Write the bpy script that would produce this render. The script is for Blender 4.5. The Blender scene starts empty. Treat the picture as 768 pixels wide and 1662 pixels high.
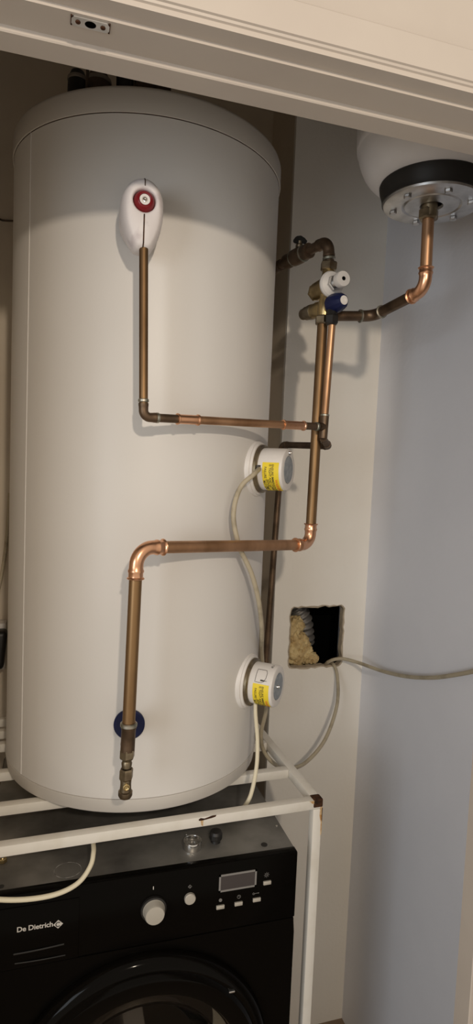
import bpy, bmesh, math, random
from mathutils import Vector, Matrix, noise

# ------------------------------------------------------------------ camera
CAMZ = 1.72
F = 980.0
YAW, PITCH, ROLL = math.radians(16.684), math.radians(4.162), math.radians(-2.357)
cy, sy, cp, sp = math.cos(YAW), math.sin(YAW), math.cos(PITCH), math.sin(PITCH)
FWD = Vector((sy*cp, cy*cp, -sp)); R0 = Vector((cy, -sy, 0)); D0 = FWD.cross(R0)
RIGHT = math.cos(ROLL)*R0 + math.sin(ROLL)*D0
DOWN = -math.sin(ROLL)*R0 + math.cos(ROLL)*D0
scene = bpy.context.scene
COL = scene.collection
cd = bpy.data.cameras.new('camera'); cam = bpy.data.objects.new('camera', cd); COL.objects.link(cam)
cd.sensor_fit = 'HORIZONTAL'; cd.sensor_width = 36.0; cd.lens = F/768*36.0; cd.clip_start = .02
M = Matrix((RIGHT, -DOWN, -FWD)).transposed().to_4x4(); M.translation = Vector((0, 0, CAMZ))
cam.matrix_world = M
scene.camera = cam

# ------------------------------------------------------------------ light
w = bpy.data.worlds.new('room_light'); scene.world = w; w.use_nodes = True
bg = w.node_tree.nodes['Background']; bg.inputs[0].default_value = (1.0, .89, .75, 1); bg.inputs[1].default_value = .60
ld = bpy.data.lights.new('ceiling_lamp', 'POINT'); ld.energy = 53; ld.color = (1, .85, .68); ld.shadow_soft_size = .035
lamp = bpy.data.objects.new('ceiling_lamp', ld); COL.objects.link(lamp); lamp.location = (.13, -.80, 2.32)
fill_ld = bpy.data.lights.new('cool_fill', 'AREA'); fill_ld.shape = 'RECTANGLE'; fill_ld.size = 1.0; fill_ld.size_y = 1.3; fill_ld.energy = 24; fill_ld.color = (.86, .93, 1.0)  # added cool area light from the left, brightens the right wall
fill_ob = bpy.data.objects.new('cool_fill', fill_ld); COL.objects.link(fill_ob); fill_ob.location = (-2.0, -1.2, 1.6)
fill_ob.rotation_euler = (Vector((.9, 1.4, 1.3))-fill_ob.location).to_track_quat('-Z', 'Y').to_euler()
scene.view_settings.view_transform = 'Standard'; scene.view_settings.look = 'None'
scene.view_settings.gamma = 1; scene.view_settings.use_curve_mapping = False
scene.view_settings.exposure = 0.0

# ------------------------------------------------------------------ pixel -> place
def ray(x, y): return RIGHT*((x-384)/F) + DOWN*((y-831)/F) + FWD
def PY(x, y, Y):
    d = ray(x, y); t = Y/d.y; return Vector((d.x*t, Y, CAMZ+d.z*t))
def PX(x, y, X):
    d = ray(x, y); t = X/d.x; return Vector((X, d.y*t, CAMZ+d.z*t))
def PZ(x, y, Z):
    d = ray(x, y); t = (Z-CAMZ)/d.z; return Vector((d.x*t, d.y*t, Z))
def proj(P):
    v = P-Vector((0, 0, CAMZ)); c = v.dot(FWD); return 384+F*v.dot(RIGHT)/c, 831+F*v.dot(DOWN)/c
def at_x(A, B, x):            # point of the 3D line A-B seen at column x
    lo, hi = -.5, 1.5
    s = 1 if proj(B)[0] > proj(A)[0] else -1
    for _ in range(50):
        m = (lo+hi)/2
        if (proj(A.lerp(B, m))[0]-x)*s < 0: lo = m
        else: hi = m
    return A.lerp(B, lo)
def at_y(A, B, y):
    lo, hi = -.5, 1.5
    s = 1 if proj(B)[1] > proj(A)[1] else -1
    for _ in range(50):
        m = (lo+hi)/2
        if (proj(A.lerp(B, m))[1]-y)*s < 0: lo = m
        else: hi = m
    return A.lerp(B, lo)
def V(*a): return Vector(a)

# ------------------------------------------------------------------ materials
def mat(name, col, rough=.5, metal=0., col2=None, scale=8., lo=.4, hi=.65, stretch=(1, 1, 1), bump=0., bscale=60., spec=.5, coat=0., rough2=None, detail=4):
    m = bpy.data.materials.new(name); m.use_nodes = True
    nt = m.node_tree; b = nt.nodes['Principled BSDF']
    b.inputs['Base Color'].default_value = (*col, 1); b.inputs['Roughness'].default_value = rough
    b.inputs['Metallic'].default_value = metal; b.inputs['Specular IOR Level'].default_value = spec
    b.inputs['Coat Weight'].default_value = coat
    tc = nt.nodes.new('ShaderNodeTexCoord'); mp = nt.nodes.new('ShaderNodeMapping'); mp.inputs['Scale'].default_value = stretch
    nt.links.new(tc.outputs['Object'], mp.inputs['Vector'])
    if col2 is not None or rough2 is not None:
        n = nt.nodes.new('ShaderNodeTexNoise'); n.inputs['Scale'].default_value = scale; n.inputs['Detail'].default_value = detail
        nt.links.new(mp.outputs[0], n.inputs['Vector'])
        r = nt.nodes.new('ShaderNodeMapRange'); r.inputs[1].default_value = lo; r.inputs[2].default_value = hi
        nt.links.new(n.outputs['Fac'], r.inputs[0])
        if col2 is not None:
            mx = nt.nodes.new('ShaderNodeMix'); mx.data_type = 'RGBA'
            mx.inputs[6].default_value = (*col, 1); mx.inputs[7].default_value = (*col2, 1)
            nt.links.new(r.outputs[0], mx.inputs[0]); nt.links.new(mx.outputs[2], b.inputs['Base Color'])
        if rough2 is not None:
            r2 = nt.nodes.new('ShaderNodeMapRange'); r2.inputs[3].default_value = rough; r2.inputs[4].default_value = rough2
            r2.inputs[1].default_value = lo; r2.inputs[2].default_value = hi
            nt.links.new(n.outputs['Fac'], r2.inputs[0]); nt.links.new(r2.outputs[0], b.inputs['Roughness'])
    if bump:
        n2 = nt.nodes.new('ShaderNodeTexNoise'); n2.inputs['Scale'].default_value = bscale; n2.inputs['Detail'].default_value = 3
        nt.links.new(tc.outputs['Object'], n2.inputs['Vector'])
        bp = nt.nodes.new('ShaderNodeBump'); bp.inputs['Strength'].default_value = bump; bp.inputs['Distance'].default_value = .002
        nt.links.new(n2.outputs['Fac'], bp.inputs['Height']); nt.links.new(bp.outputs[0], b.inputs['Normal'])
    return m
cream = mat('cream_wall_paint', (.89, .855, .79), .75, col2=(.865, .83, .76), scale=5, bump=.25, bscale=90)
greywall = mat('cool_tint_wall', (.83, .84, .89), .8, col2=(.80, .81, .86), scale=4, bump=.3, bscale=70)  # blue tint puts cool light from the left into the wall colour
backwall = mat('beige_wall_paint', (.66, .58, .47), .85, col2=(.6, .52, .42), scale=4, bump=.3)
gloss = mat('cream_gloss_paint', (.52, .465, .41), .45, col2=(.49, .435, .385), scale=6, bump=.1, bscale=30)
frontwall = mat('beige_front_wall_paint', (.54, .49, .44), .7, col2=(.52, .47, .42), scale=5, bump=.2)
floor_m = mat('brown_floor', (.25, .18, .12), .5, col2=(.2, .14, .09))
plaster = mat('raw_plaster', (.5, .42, .32), .95, col2=(.36, .3, .22), scale=40, bump=.6, bscale=200)
tank_m = mat('white_enamel', (.68, .66, .635), .42, col2=(.66, .64, .615), scale=3, bump=.06, bscale=160)
lid_m = mat('shaded_lid_grey_rim', (.56, .53, .49), .5)  # lid colour darkened for the weaker light up there; bottom rim shares it
white_p = mat('white_plastic', (.76, .73, .70), .45, col2=(.7, .67, .64), scale=20)
dirty_p = mat('scuffed_white_plastic', (.72, .68, .68), .55, col2=(.52, .46, .47), scale=28, lo=.55, hi=.75)
cable_m = mat('ivory_cable', (.70, .64, .48), .5)
cable_g = mat('grimy_cable', (.45, .39, .28), .6, col2=(.27, .23, .16), scale=30, lo=.5, hi=.75)
copper = mat('bright_copper', (.83, .47, .29), .28, 1., col2=(.62, .33, .18), scale=30, lo=.5, hi=.75, rough2=.42)
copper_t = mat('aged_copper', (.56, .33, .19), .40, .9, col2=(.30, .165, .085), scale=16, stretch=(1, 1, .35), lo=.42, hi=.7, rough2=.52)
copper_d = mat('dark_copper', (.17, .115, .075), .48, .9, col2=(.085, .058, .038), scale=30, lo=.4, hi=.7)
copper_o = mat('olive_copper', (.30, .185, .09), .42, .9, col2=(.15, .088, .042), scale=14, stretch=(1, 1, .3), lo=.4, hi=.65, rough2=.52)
brass = mat('brass', (.52, .40, .20), .33, 1., col2=(.34, .25, .12), scale=25)
brass_d = mat('dull_brass', (.30, .25, .17), .4, 1., col2=(.16, .12, .08), scale=40)
solder = mat('grey_solder', (.45, .42, .36), .45, 1., col2=(.25, .27, .21), scale=60)
chrome = mat('chrome', (.75, .74, .72), .18, 1.)
zinc = mat('zinc_plate', (.60, .60, .60), .35, 1., col2=(.45, .45, .45), scale=30)
greyp = mat('grey_plastic', (.56, .54, .52), .45)
blue_p = mat('blue_plastic', (.005, .009, .05), .45, spec=.3)
red_p = mat('red_plastic', (.19, .005, .009), .35)
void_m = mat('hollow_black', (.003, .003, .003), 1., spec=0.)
black_p = mat('black_plastic', (.012, .011, .010), .45)
black_g = mat('black_gloss', (.003, .0025, .002), .22, spec=.05)
steel_d = mat('dark_steel_top', (.27, .262, .245), .40, .7, col2=(.11, .105, .097), scale=9, lo=.35, hi=.7, rough2=.55)
silver = mat('silver_print', (.55, .52, .48), .45)
dim = mat('dim_print', (.20, .19, .18), .5)
knobm = mat('silver_plastic', (.50, .47, .41), .4, .3)
screen_m = mat('grey_screen', (.05, .042, .042), .3)
yellow = mat('yellow_label', (.85, .66, .03), .5)
ink = mat('black_ink', (.03, .025, .02), .6)
redink = mat('red_ink', (.75, .16, .02), .6)
dialm = mat('grey_dial', (.22, .25, .28), .45, col2=(.32, .35, .38), scale=90)
wool_m = mat('yellow_wool', (.70, .56, .30), 1., col2=(.50, .36, .18), scale=35, bump=1., bscale=180, spec=.1)
rust = mat('rust', (.075, .032, .016), .9, col2=(.025, .014, .009), scale=120, spec=.15)
rust_l = mat('rust_stain', (.42, .22, .07), .85, col2=(.62, .48, .30), scale=90)
frame_w = mat('white_frame_paint', (.74, .71, .65), .45, col2=(.66, .62, .54), scale=18, lo=.5, hi=.75)
vessel_m = mat('white_vessel_paint', (.70, .69, .70), .45, col2=(.64, .63, .63), scale=8, bump=.06)
brown_d = mat('dark_brown', (.05, .035, .025), .7, col2=(.09, .06, .04), scale=30)
duct_m = mat('foil_duct', (.22, .21, .20), .5, .5)
drum_m = mat('drum_steel', (.10, .095, .09), .35, 1.)
clear_m = mat('smoke_plastic', (.62, .59, .54), .25)
gm = bpy.data.materials.new('dark_glass'); gm.use_nodes = True
gb = gm.node_tree.nodes['Principled BSDF']; gb.inputs['Base Color'].default_value = (.80, .77, .73, 1); gb.inputs['Roughness'].default_value = .03
gb.inputs['Transmission Weight'].default_value = 1; gb.inputs['IOR'].default_value = 1.25

# ------------------------------------------------------------------ builders
def link(o, parent=None):
    COL.objects.link(o)
    if parent is not None:
        o.parent = parent
        o.matrix_parent_inverse = Matrix.Translation(parent.location).inverted()
    return o
def obj(name, bm, m, parent=None, smooth=35):
    me = bpy.data.meshes.new(name)
    bmesh.ops.recalc_face_normals(bm, faces=bm.faces)
    for f in bm.faces: f.smooth = True
    bm.to_mesh(me); bm.free()
    me.set_sharp_from_angle(angle=math.radians(smooth))
    me.materials.append(m)
    return link(bpy.data.objects.new(name, me), parent)
def thing(name, label, cat, loc=(0, 0, 0), group=None):
    o = bpy.data.objects.new(name, None); o.empty_display_size = .05; o.location = loc; COL.objects.link(o)
    o['label'] = label; o['category'] = cat
    if group: o['group'] = group
    return o
def tag(o, label, cat, group=None):
    o['label'] = label; o['category'] = cat
    if group: o['group'] = group
    return o
def struct(o, label=None):
    o['kind'] = 'structure'
    if label: o['label'] = label
    return o
def B(): return bmesh.new()
def box(bm, a, b, bev=0., seg=2):
    a, b = Vector(a), Vector(b)
    r = bmesh.ops.create_cube(bm, size=1); vs = r['verts']
    for v in vs: v.co = Vector(((a.x+b.x)/2+v.co.x*abs(b.x-a.x), (a.y+b.y)/2+v.co.y*abs(b.y-a.y), (a.z+b.z)/2+v.co.z*abs(b.z-a.z)))
    if bev:
        es = {e for v in vs for e in v.link_edges}
        bmesh.ops.bevel(bm, geom=list(es), offset=bev, segments=seg, affect='EDGES', profile=.5)
    return bm
def frame_of(n):
    n = n.normalized(); h = Vector((0, 0, 1)) if abs(n.z) < .9 else Vector((1, 0, 0))
    u = h.cross(n).normalized(); return u, n.cross(u), n
def lathe(bm, prof, O, n, N=32, cap=True, ang0=0.):
    u, v, n = frame_of(n); rings = []
    for r, h in prof:
        if r < 1e-6: rings.append([bm.verts.new(O+n*h)])
        else: rings.append([bm.verts.new(O+n*h+(u*math.cos(t)+v*math.sin(t))*r) for t in [ang0+2*math.pi*i/N for i in range(N)]])
    for A, C in zip(rings, rings[1:]):
        for i in range(N):
            j = (i+1) % N
            if len(A) == 1 and len(C) == 1: continue
            if len(A) == 1: bm.faces.new((A[0], C[i], C[j]))
            elif len(C) == 1: bm.faces.new((A[i], A[j], C[0]))
            else: bm.faces.new((A[i], A[j], C[j], C[i]))
    if cap:
        for r in (rings[0], rings[-1]):
            if len(r) > 2: bm.faces.new(r)
    return bm
def sweep(bm, pts, rad, N=14, cap=True):
    pts = [Vector(p) for p in pts]; n = len(pts)
    rr = rad if isinstance(rad, (list, tuple)) else [rad]*n
    T = []
    for i in range(n):
        d = pts[min(i+1, n-1)]-pts[max(i-1, 0)]
        T.append(d.normalized() if d.length > 1e-9 else T[-1])
    u, v, _ = frame_of(T[0]); rings = []
    for i in range(n):
        u = (u-T[i]*u.dot(T[i])).normalized(); v = T[i].cross(u)
        rings.append([bm.verts.new(pts[i]+(u*math.cos(2*math.pi*k/N)+v*math.sin(2*math.pi*k/N))*rr[i]) for k in range(N)])
    for A, C in zip(rings, rings[1:]):
        for k in range(N): bm.faces.new((A[k], A[(k+1) % N], C[(k+1) % N], C[k]))
    if cap: bm.faces.new(rings[0]); bm.faces.new(rings[-1])
    return bm
def spline(P, k=8):
    P = [Vector(p) for p in P]; Q = [P[0]*2-P[1]]+P+[P[-1]*2-P[-2]]; out = []
    for i in range(1, len(Q)-2):
        a, b, c, d = Q[i-1:i+3]
        for s in range(k):
            t = s/k
            out.append(.5*((2*b)+(c-a)*t+(2*a-5*b+4*c-d)*t*t+(3*b-a-3*c+d)*t**3))
    out.append(P[-1]); return out
def prism(bm, pts, d):
    a = [bm.verts.new(p) for p in pts]; b = [bm.verts.new(Vector(p)+Vector(d)) for p in pts]
    bm.faces.new(a); bm.faces.new(b)
    for i in range(len(a)): bm.faces.new((a[i], a[(i+1) % len(a)], b[(i+1) % len(a)], b[i]))
    return bm
def tube(name, A, Bp, r, m, parent):
    return obj(name, sweep(B(), [A, A.lerp(Bp, .5), Bp], r, 20), m, parent)
def coupling(A, Bp, r, m, parent, name='coupling'):
    L = (Bp-A).length; n = (Bp-A).normalized(); k = .0035
    pf = [(r*1.08, 0), (r*1.32, .0005), (r*1.36, k*.5), (r*1.32, k), (r*1.13, k+.001), (r*1.13, L-k-.001), (r*1.32, L-k), (r*1.36, L-k*.5), (r*1.32, L-.0005), (r*1.08, L)]
    return obj(name, lathe(B(), pf, A, n, 24), m, parent)
def ring(C, n, r, wd, m, parent, name='solder_ring'):
    pf = [(r*.98, -wd/2), (r*1.12, -wd*.3), (r*1.12, wd*.3), (r*.98, wd/2)]
    return obj(name, lathe(B(), pf, C, n, 22), m, parent)
def elbow(C, a, b, r, rho, s, m, parent, bead=True, name='elbow'):
    """fitting at corner C between incoming direction a and outgoing direction b; returns its two ends"""
    a = a.normalized(); b = b.normalized(); th = a.angle(b); tl = rho*math.tan(th/2)
    S = C-a*tl; E_ = C+b*tl
    cen = S+(b-a*a.dot(b)).normalized()*rho
    pts, rad = [], []
    def add(p, k): pts.append(p); rad.append(r*k)
    prof = [(1, 1.05), (.985, 1.3), (.94, 1.38), (.88, 1.3), (.83, 1.14), (.55, 1.14), (.45, 1.24), (.35, 1.24), (.25, 1.12), (0, 1.10)] if bead else [(1, 1.02), (.97, 1.15), (.6, 1.15), (.5, 1.1), (0, 1.08)]
    for t, k in prof: add(S-a*(s*t), k)
    ax = a.cross(b).normalized(); N = 10
    for i in range(1, N):
        add(cen+Matrix.Rotation(th*i/N, 3, ax) @ (S-cen), prof[-1][1])
    for t, k in reversed(prof): add(E_+b*(s*t), k)
    obj(name, sweep(B(), pts, rad, 22), m, parent)
    return S-a*s, E_+b*s
def hexnut(C, n, r, L, m, parent, name='nut'):
    u = r; pf = [(u*.86, 0), (u, L*.14), (u, L*.86), (u*.86, L)]
    return obj(name, lathe(B(), pf, C, n, 6, ang0=.3), m, parent, smooth=20)
_tm = {}
def text_mesh(s, size, align='LEFT', sp_=1.0, bold=.012):
    c = bpy.data.curves.new('t', 'FONT'); c.body = s; c.size = size; c.align_x = align; c.space_character = sp_; c.resolution_u = 3; c.offset = size*bold
    o = bpy.data.objects.new('t', c); COL.objects.link(o)
    dg = bpy.context.evaluated_depsgraph_get(); dg.update()
    me = bpy.data.meshes.new_from_object(o.evaluated_get(dg))
    bm = bmesh.new(); bm.from_mesh(me); bpy.data.objects.remove(o); bpy.data.curves.remove(c); bpy.data.meshes.remove(me)
    return bm
def map_verts(bm, fn):
    for v in bm.verts: v.co = fn(v.co.x, v.co.y)
    return bm

# ================================================================== SETTING
XR, XL, YB, YD, XD = .896, -.36, 1.80, 1.60, .604
ZC = 3.05
def slab(name, a, b, m): return struct(obj(name, box(B(), a, b), m))
slab('floor', (-1.2, -.2, -.05), (1.4, 1.95, 0), floor_m)
slab('trim_4', (-.16, 1.06, 0), (.515, 1.66, .109), floor_m)
slab('ceiling', (XL-.1, .80, ZC), (XR+.1, 1.95, ZC+.05), cream)
slab('wall_back', (XL-.1, YB, 0), (XR+.1, YB+.08, ZC), backwall)
slab('wall_left', (XL-.08, .80, 0), (XL, YB, ZC), backwall)
slab('wall_right', (XR, .80, 0), (XR+.08, YB, ZC), greywall)
slab('wall_duct_side', (XD, YD+.0127, 0), (XD+.012, YB, ZC), backwall)
# duct front with a roughly cut opening
random.seed(3)
hole_px = [(470, 986), (556, 981), (552, 1078), (467, 1087)]
hc = [PY(x, y, YD) for x, y in [(471, 985), (560, 981), (555, 1081), (467, 1087)]]
hx0 = min(p.x for p in hc)-.02; hx1 = max(p.x for p in hc)+.02; hz0 = min(p.z for p in hc)-.02; hz1 = max(p.z for p in hc)+.02
oc = [V(hx0, YD, hz1), V(hx1, YD, hz1), V(hx1, YD, hz0), V(hx0, YD, hz0)]
bm = B(); K = 14; inn, out, inb = [], [], []
for s in range(4):
    for k in range(K):
        t = k/K
        p = hc[s].lerp(hc[(s+1) % 4], t)
        j = .0022 if 0 < k else .0
        p = p+V(random.uniform(-j, j), 0, random.uniform(-j, j))
        if k == 0:  # rounded corners
            c = sum(hc, Vector())/4; p = p.lerp(c, .05)
        inn.append(p); out.append(oc[s].lerp(oc[(s+1) % 4], t))
vi = [bm.verts.new(p) for p in inn]; vo = [bm.verts.new(p) for p in out]
vb = [bm.verts.new(p+V(random.uniform(-.001, .001), .0125, random.uniform(-.001, .001))) for p in inn]
vob = [bm.verts.new(p+V(0, .0125, 0)) for p in out]
n = len(vi)
for i in range(n):
    j = (i+1) % n
    bm.faces.new((vo[i], vo[j], vi[j], vi[i])); bm.faces.new((vob[i], vob[j], vb[j], vb[i]))
    bm.faces.new((vo[i], vo[j], vob[j], vob[i])); bm.faces.new((vi[i], vi[j], vb[j], vb[i]))
for a, b in (((XD, 0), (XR, hz0)), ((XD, hz1), (XR, ZC)), ((XD, hz0), (hx0, hz1)), ((hx1, hz0), (XR, hz1))):
    box(bm, (a[0], YD, a[1]), (b[0], YD+.0125, b[1]))
wd = struct(obj('wall_duct', bm, cream))
# raw plaster lining of the cut edge
bm = B(); a_, b_, c_, d_ = [], [], [], []
cc = sum(hc, Vector())/4
for i, p in enumerate(inn):
    q = p+(cc-p).normalized()*random.uniform(.003, .0065)
    a_.append(bm.verts.new(p+V(0, -.0006, 0))); b_.append(bm.verts.new(q+V(0, .001, 0))); c_.append(bm.verts.new(q+V(0, .022, 0))); d_.append(bm.verts.new(p+V(0, .022, 0)))
for i in range(n):
    j = (i+1) % n
    for A_, C_ in ((a_, b_), (b_, c_), (c_, d_), (d_, a_)): bm.faces.new((A_[i], A_[j], C_[j], C_[i]))
obj('plaster_edge', bm, plaster, wd)
slab('duct_dark_sheet', (XD+.012, 1.77, .7), (XR, 1.799, 2.0), void_m)  # black sheet added to paint the darkness of the duct cavity

# door head and jambs: one moulded profile, (Y, z above camera)
Zr = CAMZ
prof = [(.801, .478), (.7665, .478), (.765, .4795), (.765, .485), (.7192, .485), (.7192, .4897), (.695, .4897), (.695, .4955),
        (.6925, .4965), (.6915, .499), (.689, .500), (.689, .536), (.693, .540), (.705, .540), (.705, .62), (.801, .62)]
bm = B(); prism(bm, [V(-1.1, y, Zr+z) for y, z in prof], (2.6, 0, 0))
struct(obj('trim_1', bm, gloss, smooth=20), 'cream gloss moulded head of the cupboard door frame')
def jamb(name, X, s):
    bm = B(); prism(bm, [V(X+s*(z-.478), y, 0) for y, z in prof], (0, 0, Zr+.4779))
    return struct(obj(name, bm, gloss, smooth=20))
jamb('trim_2', .6597, 1); jamb('trim_3', -.335, -1)
slab('wall_front', (-1.1, .705, Zr+.62), (1.5, .80, 3.2), frontwall)
slab('wall_front_right', (.802, .705, 0), (1.5, .80, Zr+.4778), frontwall)
slab('wall_front_left', (-1.1, .705, 0), (-.478, .80, Zr+.4778), frontwall)

# strike plate in the head
sc = PZ(147, 38.5, Zr+.485)
t = thing('strike_plate', 'small metal catch plate screwed into the underside of the door head', 'catch plate', sc)
A, C = PZ(117, 33, Zr+.485), PZ(180, 45, Zr+.485)
hx = .0205
bm = B(); hr = .0062; N = 32; oo, ii, ob, ib = [], [], [], []
for k in range(N):
    a = 2*math.pi*k/N; c, s = math.cos(a), math.sin(a); m_ = max(abs(c)/hx, abs(s)/.0075)
    oo.append(bm.verts.new(sc+V(c/m_, s/m_, -.0014))); ii.append(bm.verts.new(sc+V(c*hr, s*hr*.9, -.0014)))
    ob.append(bm.verts.new(sc+V(c/m_, s/m_, -.0001))); ib.append(bm.verts.new(sc+V(c*hr, s*hr*.9, -.0001)))
for k in range(N):
    j = (k+1) % N
    bm.faces.new((oo[k], oo[j], ii[j], ii[k])); bm.faces.new((oo[k], oo[j], ob[j], ob[k])); bm.faces.new((ii[k], ii[j], ib[j], ib[k]))
obj('plate', bm, zinc, t)
obj('catch_hole', lathe(B(), [(hr*.97, 0), (hr*.97, .0004), (0, .0004)], sc+V(0, 0, -.0009), V(0, 0, 1), 24), void_m, t)
for s in (-1, 1): obj('screw', lathe(B(), [(.003, 0), (.0026, .001), (.001, .0012), (0, .0008)], sc+V(s*.0135, 0, -.0013), V(0, 0, -1), 14), rust, t)
for s in (-1, 1): obj('end_gap', box(B(), sc+V(s*hx-.0009, -.0078, -.0012), sc+V(s*hx+.0009, .0078, -.00005)), rust, t)

# ================================================================== WATER HEATER
TX, TY, TR = .191, 1.4165, .2895
ZS = CAMZ-.679
ZT = CAMZ+.623
tank = thing('water_heater', 'tall white cylindrical water heater tank on the white metal stand', 'water heater', (TX, TY, ZS))
O = V(TX, TY, 0); UP = V(0, 0, 1)
bm = lathe(B(), [(TR-.004, ZS+.030), (TR, ZS+.032), (TR, ZT-.002), (TR-.004, ZT)], O, UP, 128)
obj('body', bm, tank_m, tank)
bm = lathe(B(), [(TR-.03, ZS+.0005), (TR-.006, ZS+.001), (TR-.002, ZS+.004), (TR+.0015, ZS+.028), (TR+.001, ZS+.031), (TR-.004, ZS+.0315)], O, UP, 128)
obj('bottom_rim', bm, lid_m, tank)
bm = lathe(B(), [(TR-.006, ZT-.003), (TR-.001, ZT-.001), (TR+.0025, ZT), (TR+.003, ZT+.004), (TR+.0025, ZT+.038), (TR+.0005, ZT+.0435), (TR-.005, ZT+.0475), (TR-.05, ZT+.0505), (0, ZT+.0535)], O, UP, 128)
obj('top_lid', bm, lid_m, tank)
obj('lid_joint', lathe(B(), [(TR-.004, ZT-.0016), (TR+.0007, ZT-.0014), (TR+.0007, ZT-.0002), (TR-.004, ZT)], O, UP, 128), brown_d, tank)
def tank_hit(x, y):
    d = ray(x, y); a = d.x**2+d.y**2; b = -2*(d.x*TX+d.y*TY); c = TX**2+TY**2-TR**2
    t_ = (-b-math.sqrt(max(b*b-4*a*c, 0)))/(2*a); return V(0, 0, CAMZ)+d*t_
s0 = tank_hit(43, 700); an = math.atan2(s0.y-TY, s0.x-TX)
bm = B(); sweep(bm, [V(TX+(TR+.0002)*math.cos(an), TY+(TR+.0002)*math.sin(an), z) for z in (ZS+.033, 1.5, ZT-.002)], .0011, 8)
obj('seam', bm, tank_m, tank)
# blue collar of the cold inlet
ci = tank_hit(210, 1175); nrm = V(ci.x-TX, ci.y-TY, 0).normalized()
obj('inlet_collar', lathe(B(), [(.0295, -.004), (.0295, .004), (.027, .006), (.012, .006)], ci, nrm, 40), blue_p, tank)
obj('inlet_stub', lathe(B(), [(.011, -.004), (.011, .085)], ci, nrm, 20), brass_d, tank)

# hot outlet cover: two half shells around the outlet, red cap, screw
hk = PY(234.5, 326, 1.04)
hs = tank_hit(234, 330)
back = hs.y+.004; front = 1.036
t = thing('outlet_cover', 'white egg-shaped plastic cover with red cap on the tank front', 'pipe cover', V(hk.x, back, hk.z-.075))
def egg(a):
    # outline around the cap centre: round top, tapering bottom
    c, s = math.cos(a), math.sin(a)
    if s >= -.15: return V(.0365*c, 0, .037*s)
    return None
outl = []
for k in range(17):
    a = math.pi*k/16; outl.append((.0365*math.cos(a), .044*math.sin(a)))
for x, z in [(-.0365, -.012), (-.0358, -.026), (-.0335, -.040), (-.0295, -.055), (-.0235, -.070), (-.0170, -.0825), (-.0125, -.0875), (-.006, -.089), (.006, -.089), (.0125, -.0875), (.0170, -.0825), (.0235, -.070), (.0295, -.055), (.0335, -.040), (.0358, -.026), (.0365, -.012)]:
    outl.append((x, z*.90))
n = len(outl); dep = back-front
layers = [(.90, 0), (.96, .35), (.985, .62), (.93, .82), (.82, .94), (.70, .985)]
bm = B(); rings = []
for sc_, d in layers:
    rings.append([bm.verts.new(V(hk.x+x*sc_, back-dep*d, hk.z+z*(sc_ if z > 0 else (.5+.5*sc_)*(.64+.36*min(1, d/.65))))) for x, z in outl])
for r_, d in ((.0225, 1.0), (.0195, .985), (.0185, .90), (.018, .72)):
    rg = []
    for x, z in outl:
        a = math.atan2(z, x); rg.append(bm.verts.new(V(hk.x+r_*math.cos(a), back-dep*d, hk.z+r_*math.sin(a))))
    rings.append(rg)
for A_, C_ in zip(rings, rings[1:]):
    for i in range(n): bm.faces.new((A_[i], A_[(i+1) % n], C_[(i+1) % n], C_[i]))
bm.faces.new(rings[-1]); bm.faces.new(rings[0])
obj('shell', bm, dirty_p, t, 60)
def seam_pts(top):
    q = []
    for sc_, d in layers:
        z = .044*sc_ if top else -.080*(.5+.5*sc_)*(.64+.36*min(1, d/.65))
        q.append(V(hk.x, back-dep*d-.0004, hk.z+z))
    q.append(V(hk.x, back-dep*1.0-.0002, hk.z+(.0225 if top else -.0225)))
    return q
for top in (True, False):
    q = seam_pts(top)[1 if top else 3:]
    obj('seam', sweep(B(), q, .00075 if top else .0011, 8), rust, t)
kc = V(hk.x, back-dep*.72, hk.z)
cap = obj('red_cap', lathe(B(), [(.0178, 0), (.0182, .010), (.0178, .019), (.0160, .026), (.0125, .0305), (.0108, .0315), (.0092, .0308), (.0092, .028), (0, .028)], kc, V(0, -1, .0), 36), red_p, t)
obj('cap_disc', lathe(B(), [(.0090, .0275), (.0086, .0302), (.0048, .0302), (.0044, .0288), (0, .0288)], kc, V(0, -1, 0), 28), white_p, cap)
obj('screw', lathe(B(), [(.0042, .0286), (.0036, .0305), (.0018, .0308), (0, .0300)], kc, V(0, -1, 0), 14), chrome, cap)

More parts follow.
